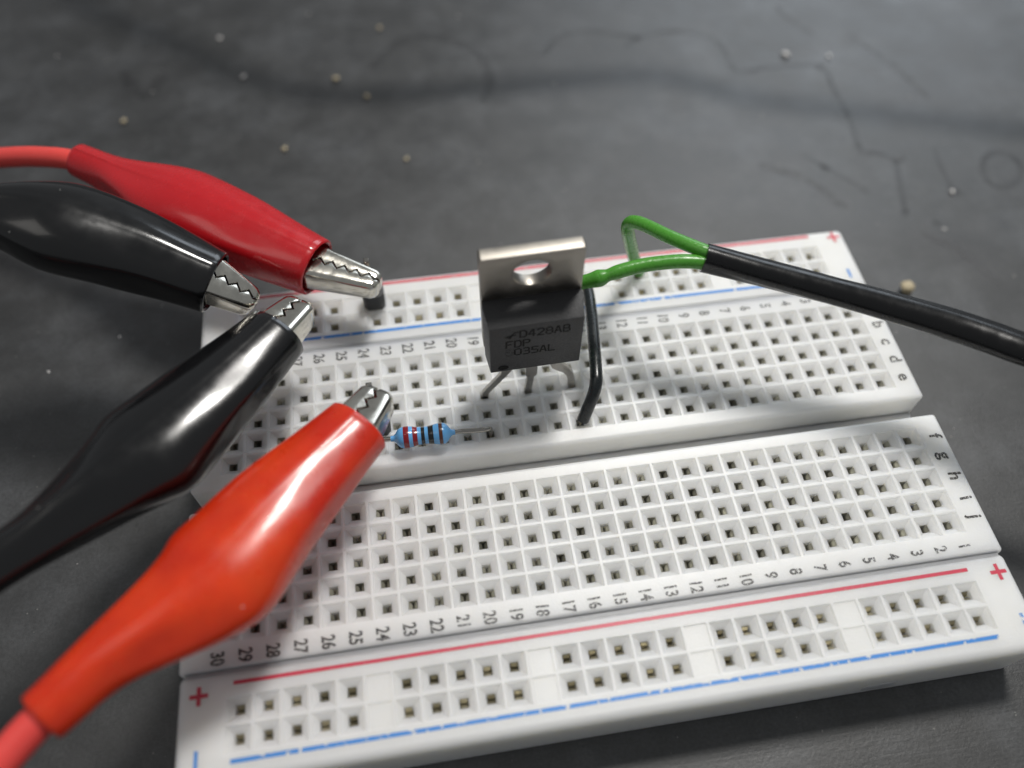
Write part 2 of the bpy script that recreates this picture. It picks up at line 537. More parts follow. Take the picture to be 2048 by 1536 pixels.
# terminal strip: two banks joined by the centre channel
YA, YB, YC, YD = -0.365, 1.275, 1.50, 3.155
V, F = [], []
cols = [colX(c) for c in range(30, 0, -1)]
r = 0.04
grid_top(V, F, cols, [rowY[k] for k in 'jihgf'], (X0 + r, X1 - r, YA + r, YB - r), ZT)
skirt(V, F, (X0 + r, X1 - r, YA + r, YB - r), r, ZT, 0.02, 4)
grid_top(V, F, cols, [rowY[k] for k in 'edcba'], (X0 + r, X1 - 0.02 - r, YC + r, YD - r), ZT)
skirt(V, F, (X0 + r, X1 - 0.02 - r, YC + r, YD - r), r, ZT, 0.02, 4)
v, f = box_data(X0 + 0.05, X1 - 0.06, YB - 0.05, YC + 0.05, 0.03, 0.50)
b = len(V); V += v; F += [tuple(i + b for i in q) for q in f]
for (ya_, yb_) in ((-0.46, -0.34), (3.13, 3.25)):     # web under the seam between strip and rails
    v, f = box_data(X0 + 0.06, X1 - 0.06, ya_, yb_, 0.03, ZR - 0.012)
    b = len(V); V += v; F += [tuple(i + b for i in q) for q in f]
# small locking tabs on the left end
for (y0, y1) in ((1.02, 1.16), (2.3, 2.44)):
    v, f = box_data(X0 - 0.07, X0 + 0.03, y0, y1, 0.12, 0.62)
    b = len(V); V += v; F += [tuple(i + b for i in q) for q in f]
terminal = strip_mesh('terminal_strip', V, F, board)

rail_x = [7.240 - k * PT for k in range(28, -1, -1)]
def power_rail(yc, name='power_rail'):
    V, F = [], []
    r = 0.075
    ya, yb = yc - 0.487, yc + 0.487
    rect = (X0 + r, X1 - r, ya + r, yb - r)
    grid_top(V, F, rail_x, [yc - 0.127, yc + 0.127], rect, ZR, special=lambda i: i % 6 == 5)
    skirt(V, F, rect, r, ZR, 0.0, 7)
    return strip_mesh(name, V, F, board)
YN, YF = -0.853, 3.645
rail_near = power_rail(YN)
rail_far = power_rail(YF)
rail_near['label'] = 'power rail along the near edge with a broken blue line'
rail_far['label'] = 'power rail along the far edge under the clips'
# interlocking key moulded on the near rail's front face
v, f = box_data(6.10, 6.42, YN - 0.497, YN - 0.45, 0.18, 0.36)
o = mesh_obj('interlock_key', v, f, M_board); bevel_obj(o, 0.012, 2); attach(o, rail_near)

# spring contacts: two bowed leaves and a back plate inside every hole
def contact_mesh(name, rail):
    V, F = [], []
    def sheet(pts, w0, w1):
        b = len(V)
        for (a, z) in pts:
            if rail: V.extend([(w0, a, z), (w1, a, z)])
            else: V.extend([(a, w0, z), (a, w1, z)])
        for i in range(len(pts) - 1):
            F.append((b + 2 * i, b + 2 * i + 1, b + 2 * i + 3, b + 2 * i + 2))
    prof = [(0.0405, -0.076), (0.033, -0.091), (0.016, -0.116), (0.007, -0.141), (0.012, -0.19)]
    sheet(prof, -0.030, 0.032)
    sheet([(-a, z) for a, z in prof], -0.030, 0.032)
    if rail: sheet([(0.0385, -0.074), (0.0385, -0.35)], -0.038, 0.038)
    else:
        b = len(V)
        V.extend([(-0.039, 0.0395, -0.078), (0.039, 0.0395, -0.078), (0.039, 0.0395, -0.35), (-0.039, 0.0395, -0.35)])
        F.append((b, b + 1, b + 2, b + 3))
    b = len(V)
    V.extend([(-0.041, -0.041, -0.22), (0.041, -0.041, -0.22), (0.041, 0.041, -0.22), (-0.041, 0.041, -0.22)])
    F.append((b, b + 1, b + 2, b + 3))
    me = bpy.data.meshes.new(name)
    me.from_pydata(V, [], F)
    me.materials.append(M_contact_rail if rail else M_contact)
    return me
CM, CR = contact_mesh('contact', False), contact_mesh('rail_contact', True)

holes = []
for rk in 'jihgfedcba':
    for c in range(1, 31):
        holes.append((colX(c), rowY[rk], ZT, CM, terminal))
for yc, par in ((YN, rail_near), (YF, rail_far)):
    for i, x in enumerate(rail_x):
        if (28 - i) % 6 != 5:
            for dy in (-0.127, 0.127): holes.append((x, yc + dy, ZR, CR, par))

def covered(x, y):
    """holes wholly under clips, boots or the transistor"""
    for (ax, ay, bx, by, rad) in ((1.48, 1.52, -0.2, -0.5, 0.30), (0.72, 2.7, -0.5, 0.8, 0.30)):
        dx, dy = bx - ax, by - ay
        # where the boot hides the board is shifted away from the camera
        px, py = x + 0.28, y - 0.55
        t = max(0, min(1, ((px - ax) * dx + (py - ay) * dy) / (dx * dx + dy * dy)))
        if math.hypot(px - ax - t * dx, py - ay - t * dy) < rad: return True
    return False
CAM = Vector((2.26, -2.53, 8.63))
shown = sorted(holes, key=lambda h: (covered(h[0], h[1]), (Vector(h[:3]) - CAM).length))
for k, (x, y, z, me, par) in enumerate(shown[:300]):
    o = bpy.data.objects.new('contact', me)
    link(o); o.location = (x, y, z)
    attach(o, par)
    o.rotation_euler.z = random.choice((0, math.pi)) + random.uniform(-0.05, 0.05)
for par, rail in ((terminal, False), (rail_far, True), (rail_near, True)):
    V, F = [], []
    for (x, y, z, me, pp) in shown[300:]:
        if pp is not par: continue
        b = len(V)
        V += [(x + q.co.x, y + q.co.y, z + q.co.z) for q in me.vertices]
        F += [tuple(b + i for i in p.vertices) for p in me.polygons]
    if V:
        o = mesh_obj('distant_contacts', V, F, M_contact_rail if rail else M_contact)
        o['kind'] = 'stuff'; attach(o, par)

# printing
_txt = {}
def text_mesh(body, size, sx=0.78):
    key = (body, size, sx)
    if key in _txt: return _txt[key]
    cu = bpy.data.curves.new('text', 'FONT')
    cu.body = body; cu.size = size
    cu.align_x = 'CENTER'; cu.align_y = 'CENTER'
    cu.resolution_u = 3
    cu.offset = 0.0045
    tmp = bpy.data.objects.new('text', cu)
    COL.objects.link(tmp)
    dg = bpy.context.evaluated_depsgraph_get()
    me = bpy.data.meshes.new_from_object(tmp.evaluated_get(dg))
    bpy.data.objects.remove(tmp); bpy.data.curves.remove(cu)
    # text up -> +x, reading direction -> -y
    for v in me.vertices:
        x, y = v.co.x * sx, v.co.y
        v.co = (y, -x, 0)
    _txt[key] = me
    return me

def printed(name, body, x, y, z, mt, par, size=0.178, sx=0.74):
    src = text_mesh(body, size, sx)
    me = src.copy(); me.name = name
    me.materials.clear(); me.materials.append(mt)
    o = link(bpy.data.objects.new(name, me))
    o.location = (x, y, z + 0.002)
    o.rotation_euler.z = random.uniform(-0.06, 0.06)
    attach(o, par)
    return o

def numX(c): return -0.076 + (30 - c) * 0.2573
for c in range(30, 0, -1):
    printed('column_number', str(c), numX(c), -0.258, ZT, M_ink_fresh if c > 21 else M_ink_worn, terminal)
    printed('column_number', str(c), numX(c), 3.02, ZT, M_ink_worn, terminal)
for k in 'abcde':
    printed('row_letter', k, 7.625, rowY[k] + 0.01, ZT, M_ink_fresh if k in 'e' else M_ink_worn, terminal, 0.20, 1.0)
for k, y in zip('fghij', (1.0, 0.755, 0.505, 0.245, 0.03)):
    printed('row_letter', k, 7.645, y, ZT, M_ink_fresh, terminal, 0.20, 1.0)

def bar(name, x0, x1, y0, y1, z, mt, par):
    n = max(1, int((x1 - x0) / 0.25))
    V, F = [], []
    for i in range(n + 1):
        x = x0 + (x1 - x0) * i / n
        V += [(x, y0 + random.uniform(-.0012, .0012), z), (x, y1 + random.uniform(-.0012, .0012), z)]
    for i in range(n): F.append((2 * i, 2 * i + 2, 2 * i + 3, 2 * i + 1))
    o = mesh_obj(name, V, F, mt); attach(o, par); return o
zp = ZR + 0.002
bar('red_line', 0.08, 7.32, -0.511, -0.475, zp, M_red, rail_near)
bar('blue_line', 0.07, 7.32, -1.184, -1.147, zp, M_blue, rail_near)
bar('red_line', 0.08, 7.30, 4.030, 4.075, zp, M_red_worn, rail_far)
bar('blue_line', 0.07, 7.32, 3.315, 3.355, zp, M_blue, rail_far)
def plus_mark(x, y, par, mt):
    a, t = 0.084, 0.019
    V = [(x + px, y + py, zp) for px, py in ((-a, -t), (-t, -t), (-t, -a), (t, -a), (t, -t), (a, -t), (a, t), (t, t), (t, a), (-t, a), (-t, t), (-a, t))]
    attach(mesh_obj('plus_mark', V, [tuple(range(12))], mt), par)
def minus_mark(x, y, par):
    bar('minus_mark', x - 0.016, x + 0.016, y - 0.075, y + 0.075, zp, M_blue, par)
plus_mark(-0.23, -0.57, rail_near, M_red); plus_mark(7.62, -0.56, rail_near, M_red)
minus_mark(-0.23, -1.11, rail_near); minus_mark(7.635, -1.06, rail_near)
plus_mark(7.62, 4.0, rail_far, M_red_worn); minus_mark(7.60, 3.38, rail_far)

# ------------------------------------------------------------------ transistor (TO-220)
TO = Vector((3.318, 2.539, 1.533))
RT = Matrix(((0.99969, -0.0100, -0.0230), (0.0086, 0.9982, -0.0592), (0.0236, 0.0590, 0.99798)))
def tw(p): return TO + RT @ Vector(p)
tr = empty('power_transistor', (3.318, 2.4, 0.85), 'black three-legged power transistor with metal tab and round hole standing in the board', 'transistor')

def tab_plate():
    HT, cz, hr, hw, th = 1.552, 1.262, 0.188, 0.5, 0.13
    n = 48
    outline = [(-hw, 0.06), (hw, 0.06), (hw, HT - 0.02), (hw - 0.02, HT), (-hw + 0.02, HT), (-hw, HT - 0.02)]
    def hit(a):
        d = Vector((math.cos(a), math.sin(a))); best = None
        c = Vector((0, cz))
        for p, q in zip(outline, outline[1:] + outline[:1]):
            p, q = Vector(p), Vector(q); e = q - p
            den = d.x * e.y - d.y * e.x
            if abs(den) < 1e-9: continue
            w = p - c
            t = (w.x * e.y - w.y * e.x) / den
            s = (w.x * d.y - w.y * d.x) / den
            if t > 0 and -1e-6 <= s <= 1 + 1e-6 and (best is None or t < best): best = t
        return c + d * best
    angs = sorted(set([round(2 * math.pi * k / n, 6) for k in range(n)] + [round(math.atan2(z - cz, x) % (2 * math.pi), 6) for x, z in outline]))
    V, F = [], []
    k = len(angs)
    bv = 0.012
    for y in (0.0, -th):
        for a in angs: V.append((hr * math.cos(a), y, cz + hr * math.sin(a)))
        for a in angs:
            h = hit(a); V.append((h.x, y, h.y))
    for i in range(k):
        j = (i + 1) % k
        F.append((i, j, k + j, k + i))
        F.append((2 * k + i, 3 * k + i, 3 * k + j, 2 * k + j))
        F.append((k + i, k + j, 3 * k + j, 3 * k + i))
        F.append((i, 2 * k + i, 2 * k + j, j))
    return [tw(v) for v in V], F
V, F = tab_plate()
o = mesh_obj('tab', V, F, M_tin); bevel_obj(o, 0.008, 2, 50); attach(o, tr)

def body_mesh():
    # sections through thickness: (y, half width bottom, half width top, z bottom, z top)
    secs = [(-0.005, 0.465, 0.485, 0.03, 0.86), (-0.125, 0.49, 0.50, 0.0, 0.91), (-0.20, 0.497, 0.502, 0.0, 0.912), (-0.44, 0.474, 0.472, 0.028, 0.865)]
    V, F = [], []
    for (y, wb, wt, z0, z1) in secs:
        V += [(-wb, y, z0), (wb, y, z0), (wt, y, z1), (-wt, y, z1)]
    for i in range(len(secs) - 1):
        for q in range(4):
            q2 = (q + 1) % 4
            F.append((i * 4 + q, i * 4 + q2, i * 4 + 4 + q2, i * 4 + 4 + q))
    F.append((0, 3, 2, 1)); F.append((12, 13, 14, 15))
    return [tw(v) for v in V], F
V, F = body_mesh()
o = mesh_obj('body', V, F, M_epoxy); bevel_obj(o, 0.010, 2, 18); attach(o, tr)

YFACE = -0.4425
def flat(polys, name, mt, parent, y=YFACE):
    V, F = [], []
    for poly in polys:
        b = len(V)
        V += [tw((x, y, z)) for x, z in poly]; F.append(tuple(range(b, b + len(poly))))
    o = mesh_obj(name, V, F, mt); attach(o, parent); return o

GL = {  # stroke glyphs on a 4 x 6 grid with stencil breaks
 'D': [((0, 0), (0, 6)), ((1.1, 6), (2.8, 6)), ((2.8, 6), (4, 4.8)), ((4, 4.8), (4, 1.2)), ((4, 1.2), (2.8, 0)), ((2.8, 0), (1.1, 0))],
 '4': [((3, 0), (3, 1.2)), ((3, 2.4), (3, 6)), ((2.3, 6), (0, 2.2)), ((0, 1.8), (4, 1.8))],
 '2': [((0, 5), (1, 6)), ((1, 6), (3, 6)), ((3, 6), (4, 5)), ((4, 5), (4, 4)), ((3.6, 3.4), (0.2, 0.4)), ((0, 0), (4, 0))],
 '8': [((1, 6), (3, 6)), ((0.2, 5.3), (0.2, 3.8)), ((3.8, 5.3), (3.8, 3.8)), ((0.9, 3.1), (3.1, 3.1)), ((0, 2.4), (0, 0.8)), ((4, 2.4), (4, 0.8)), ((1, 0), (3, 0))],
 'A': [((0, 0), (0.7, 2.6)), ((0.9, 3.4), (1.7, 6)), ((2.3, 6), (4, 0)), ((1.4, 1.9), (3, 1.9))],
 'B': [((0, 0), (0, 6)), ((1, 6), (3, 6)), ((3.6, 5.4), (3.6, 3.8)), ((1, 3.1), (3.2, 3.1)), ((4, 2.4), (4, 0.8)), ((1, 0), (3.2, 0))],
 'F': [((0, 0), (0, 2.4)), ((0, 3.4), (0, 6)), ((0, 6), (4, 6)), ((1, 3), (3.2, 3))],
 'P': [((0, 0), (0, 6)), ((1, 6), (3.2, 6)), ((3.2, 6), (4, 5.2)), ((4, 5.2), (4, 3.8)), ((4, 3.8), (3.2, 3)), ((3.2, 3), (1, 3))],
 '6': [((3.6, 6), (1, 6)), ((0.2, 5.2), (0, 3.6)), ((0, 2.6), (0, 0.8)), ((1, 3.2), (3, 3.2)), ((4, 2.6), (4, 0.8)), ((1, 0), (3, 0))],
 '0': [((1, 6), (3, 6)), ((0, 5.2), (0, 0.8)), ((4, 5.2), (4, 0.8)), ((1, 0), (3, 0))],
 '3': [((0.4, 6), (3.2, 6)), ((3.8, 5.4), (3.8, 3.8)), ((1.4, 3.1), (3.2, 3.1)), ((4, 2.4), (4, 0.8)), ((3.2, 0), (0.2, 0))],
 '5': [((4, 6), (0.4, 6)), ((0.3, 5.4), (0.2, 3.6)), ((0.2, 3.4), (3, 3.4)), ((4, 2.6), (4, 0.8)), ((3.2, 0), (0.2, 0))],
 'L': [((0, 0), (0, 6)), ((0, 0), (4, 0))]}
def stroke(p, q, w):
    d = Vector((q[0] - p[0], q[1] - p[1])).normalized()
    n = Vector((-d.y, d.x)) * w / 2; e = d * w * 0.4
    p, q = Vector(p) - e, Vector(q) + e
    return [tuple(p + n), tuple(p - n), tuple(q - n), tuple(q + n)]
def marking(textv, x, z, cw=0.062, ch=0.115, pitch=0.087, worn=()):
    for i, ch_ in enumerate(textv):
        polys = [stroke((x + i * pitch + a[0] / 4 * cw, z + a[1] / 6 * ch), (x + i * pitch + b[0] / 4 * cw, z + b[1] / 6 * ch), 0.0175) for a, b in GL[ch_]]
        V, F = [], []
        flat(polys, 'marking', M_mark_worn if i in worn else M_mark, tr, YFACE - 0.0004 * (i % 2))
marking('D428AB', -0.165, 0.655)
marking('FDP', -0.305, 0.485)
marking('6035AL', -0.305, 0.330, worn=(0,))
# swoosh-F logo
lx, lz, k = -0.345, 0.650, 0.0125
logo = [[(1, 2.8), (6.5, 3.3), (8, 5.4), (5.2, 4.6)], [(5.0, 0.2), (6.6, 0.2), (9.6, 7.2), (8.0, 7.0)], [(8.6, 8.8), (13.2, 9.2), (13.6, 7.8), (9.2, 7.4)], [(7.6, 5.0), (11.4, 5.6), (10.8, 4.2), (7.2, 3.8)], [(2.2, 1.2), (6.4, 2.0), (6.9, 3.1), (4.2, 2.6)]]
flat([[(lx + a * k, lz + b_ * k) for a, b_ in p] for p in logo], 'logo_mark', M_mark, tr, YFACE - 0.001)
# pin-one dimple: shallow ring
V, F = [], []
for rr, yy in ((0.056, YFACE - 0.0005), (0.050, YFACE - 0.003), (0.040, YFACE - 0.0012), (0.0, YFACE - 0.0012)):
    for q in range(20): V.append(tw((-0.338 + rr * math.cos(q * math.pi / 10), yy, 0.105 + rr * 0.8 * math.sin(q * math.pi / 10))))
for a in range(3):
    for q in range(20): F.append((a * 20 + q, a * 20 + (q + 1) % 20, a * 20 + 20 + (q + 1) % 20, a * 20 + 20 + q))
o = mesh_obj('pin_one_dimple', V, F, M_mark); auto_smooth(o, 60); attach(o, tr)

def leg(path, widths):
    path = [Vector(p) for p in path]
    V, F = [], []
    for i, (p, w) in enumerate(zip(path, widths)):
        t = (path[min(i + 1, len(path) - 1)] - path[max(i - 1, 0)]).normalized()
        n = Vector((t.z, 0, -t.x)).normalized(); d = Vector((0, 1, 0))
        for a, c in ((-1, -1), (1, -1), (1, 1), (-1, 1)): V.append(p + n * (a * w / 2) + d * (c * 0.024))
    m_ = len(path)
    for i in range(m_ - 1):
        for q in range(4):
            q2 = (q + 1) % 4
            F.append((i * 4 + q, i * 4 + q2, i * 4 + 4 + q2, i * 4 + 4 + q))
    F.append((0, 1, 2, 3)); F.append(tuple(range(m_ * 4 - 4, m_ * 4)))
    o = mesh_obj('leg', V, F, M_lead); bevel_obj(o, 0.006, 1, 40); attach(o, tr)
yl = 2.286
leg([(3.070, yl - 0.01, 1.60), (3.060, yl - 0.01, 1.40), (3.045, yl - 0.01, 1.29), (3.015, yl - 0.005, 1.20), (2.81, yl, 0.86), (2.794, yl, 0.70)], [0.13, 0.13, 0.12, 0.08, 0.08, 0.07])
leg([(3.325, yl - 0.01, 1.60), (3.322, yl - 0.01, 1.16), (3.320, yl - 0.01, 1.13), (3.318, yl, 1.09), (3.302, yl, 0.86), (3.302, yl, 0.70)], [0.13, 0.13, 0.12, 0.08, 0.08, 0.07])
leg([(3.565, yl - 0.01, 1.60), (3.575, yl - 0.01, 1.35), (3.61, yl - 0.01, 1.25), (3.665, yl, 1.18), (3.72, yl, 1.12), (3.765, yl, 1.04), (3.785, yl, 0.96), (3.80, yl, 0.86), (3.81, yl, 0.70)], [0.13, 0.13, 0.13, 0.12, 0.095, 0.085, 0.08, 0.08, 0.07])

# ------------------------------------------------------------------ resistor
rs = empty('resistor', (2.05, 1.75, 0.9), 'small blue resistor with red, black and brown bands bridging the board columns', 'resistor')
A, B = Vector((1.715, 1.745, 1.02)), Vector((2.378, 1.730, 1.02))
ax = (B - A).normalized(); Lr = (B - A).length
def lathe(name, prof, mt, parent, seg=28, org=A, d=ax, cap=True):
    up = Vector((0, 0, 1)); n = (up - d * up.dot(d)).normalized(); s = d.cross(n)
    V, F = [], []
    for (t, r_) in prof:
        for q in range(seg):
            a = 2 * math.pi * q / seg
            V.append(org + d * t + (n * math.cos(a) + s * math.sin(a)) * r_)
    for i in range(len(prof) - 1):
        for q in range(seg):
            q2 = (q + 1) % seg
            F.append((i * seg + q, i * seg + q2, (i + 1) * seg + q2, (i + 1) * seg + q))
    if cap:
        F.append(tuple(range(seg))[::-1]); F.append(tuple(range((len(prof) - 1) * seg, len(prof) * seg)))
    o = mesh_obj(name, V, F, mt); auto_smooth(o, 60); attach(o, parent); return o
RP = [(0.0, 0.030), (0.035, 0.034), (0.055, 0.052), (0.075, 0.082), (0.105, 0.106), (0.16, 0.118), (0.22, 0.113), (0.27, 0.100), (0.33, 0.094), (0.39, 0.094), (0.44, 0.100), (0.49, 0.112), (0.54, 0.116), (0.585, 0.108), (0.612, 0.086), (0.632, 0.056), (0.655, 0.034), (0.69, 0.029)]
lathe('body', [(t * Lr / 0.663, smooth_table(RP, t)) for t in [i * 0.69 / 60 for i in range(61)]], M_resist, rs)
for t0, t1, c in ((0.140, 0.197, 'red'), (0.238, 0.288, 'red'), (0.328, 0.365, 'black'), (0.402, 0.458, 'black'), (0.518, 0.556, 'brown')):
    lathe('band', [(t0 + (t1 - t0) * i / 6, smooth_table(RP, t0 + (t1 - t0) * i / 6) + 0.0016) for i in range(7)], M_band[c], rs, cap=False)
tube('lead', catmull([B + ax * -0.02, B + ax * 0.1, (2.62, 1.715, 1.02), (2.73, 1.715, 1.015), (2.780, 1.735, 0.98), (2.794, 1.765, 0.90), (2.794, 1.778, 0.70)], 8), 0.026, M_wire_metal, rs, 12)
tube('lead', catmull([A + ax * 0.02, A - ax * 0.08, (1.58, 1.752, 1.015), (1.545, 1.765, 0.98), (1.527, 1.775, 0.90), (1.524, 1.778, 0.70)], 8), 0.026, M_wire_metal, rs, 12)

# ------------------------------------------------------------------ jumper wire
jw = empty('jumper_wire', (3.81, 1.78, 0.85), 'short bent black jumper wire beside the transistor, from row e to the far rail', 'wire')
tube('insulation', catmull([(3.828, 1.755, 0.875), (3.87, 1.80, 1.00), (3.935, 1.87, 1.18), (3.975, 1.955, 1.285), (4.00, 2.08, 1.315), (4.055, 2.44, 1.31), (4.11, 2.80, 1.28), (4.155, 3.13, 1.23), (4.178, 3.34, 1.17), (4.19, 3.47, 1.05), (4.191, 3.51, 0.90)], 8), 0.069, M_jumper, jw, 16)
tube('bare_end', [(3.828, 1.757, 0.89), (3.812, 1.775, 0.84), (3.81, 1.778, 0.70)], 0.028, M_wire_metal, jw, 10)
tube('bare_end', [(4.191, 3.51, 0.92), (4.192, 3.516, 0.70)], 0.028, M_wire_metal, jw, 10)

# ------------------------------------------------------------------ two-core cable
cb = empty('two_core_cable', (4.95, 3.77, 0.85), 'black sheathed cable splitting into two green wires behind the transistor', 'cable')
sec = []
for q in range(36):
    a = 2 * math.pi * q / 36
    rr = 1.0 - 0.10 * math.exp(-((math.sin(a / 2 - math.pi * 0.80)) / 0.10) ** 2) - 0.08 * math.exp(-((math.sin(a / 2 - math.pi * 0.30)) / 0.10) ** 2)
    sec.append((rr * 1.22 * math.cos(a), rr * 0.97 * math.sin(a)))
CPATH = [(5.150, 2.642, 2.350), (5.42, 2.525, 2.33), (5.70, 2.403, 2.308), (6.258, 2.169, 2.251), (6.82, 1.917, 2.202), (7.41, 1.60, 2.18), (7.74, 1.36, 2.20), (8.05, 1.11, 2.23), (9.0, 0.5, 2.27), (10.5, 0.2, 2.4), (12.5, 1.4, 2.6), (14.0, 3.6, 2.7), (14.0, 5.6, 2.65), (12.7, 6.65, 2.6), (11.0, 7.30, 2.6), (9.63, 7.74, 2.6), (8.24, 8.22, 2.6), (6.87, 8.94, 2.6), (4.56, 9.02, 2.6), (2.30, 9.10, 2.6), (0.83, 9.66, 2.6), (-0.50, 10.83, 2.6), (-2.05, 12.12, 2.6), (-3.6, 14.5, 2.2), (-5.5, 18.5, 0.9), (-6.5, 22.0, 0.16), (-6.0, 27.0, 0.16)]
sh = tube('sheath', catmull(CPATH, 12), 0.150, M_sheath, cb, section=sec, twist=lambda t: 1.25 - 1.1 * min(1, t / 0.20))
tube('core_wire', catmull([(5.38, 2.58, 2.36), (5.16, 2.690, 2.395), (4.90, 2.960, 2.34), (4.710, 3.255, 2.245), (4.615, 3.375, 2.195), (4.575, 3.435, 2.11), (4.585, 3.46, 1.98), (4.70, 3.58, 1.60), (4.83, 3.69, 1.20), (4.945, 3.765, 0.93), (4.954, 3.77, 0.84)], 8), 0.074, M_green, cb, 16)
def gr(t):
    return 0.075 + 0.018 * math.exp(-((t - 0.575) / 0.030) ** 2) - 0.010 * math.exp(-((t - 0.51) / 0.025) ** 2)
tube('core_wire', catmull([(5.38, 2.50, 2.30), (5.13, 2.600, 2.325), (4.95, 2.645, 2.325), (4.759, 2.680, 2.30), (4.55, 2.70, 2.27), (4.341, 2.695, 2.237), (4.19, 2.685, 2.20), (4.059, 2.692, 2.144), (3.84, 2.745, 2.02), (3.62, 2.79, 1.80), (3.42, 2.80, 1.45), (3.305, 2.794, 1.05), (3.302, 2.794, 0.84)], 8), gr, M_green, cb, 16)

# ------------------------------------------------------------------ header pins
def header(name, x, y, z0, label, top=1.72):
    h = empty(name, (x, y, z0), label, 'header pin', 'single header pins held by clips')
    oct_ = [(-.127, -.08), (-.08, -.127), (.08, -.127), (.127, -.08), (.127, .08), (.08, .127), (-.08, .127), (-.127, .08)]
    V = [(x + a, y + b_, z) for z in (z0 + 0.004, z0 + 0.254) for a, b_ in oct_]
    F = [tuple(range(8))[::-1], tuple(range(8, 16))] + [(i, (i + 1) % 8, 8 + (i + 1) % 8, 8 + i) for i in range(8)]
    o = mesh_obj('block', V, F, M_header); bevel_obj(o, 0.012, 2, 30); attach(o, h)
    v, f = box_data(x - .032, x + .032, y - .032, y + .032, z0 - 0.2, top)
    o = mesh_obj('pin', v, f, M_wire_metal); bevel_obj(o, 0.008, 1, 30); attach(o, h)
header('header_pin', 1.652, 3.772, ZR, 'black header pin block in the far rail gripped by the far red clip', 1.62)
header('header_pin', 1.590, 2.010, ZT, 'black header pin block at the tip of the near orange-red clip', 1.72)

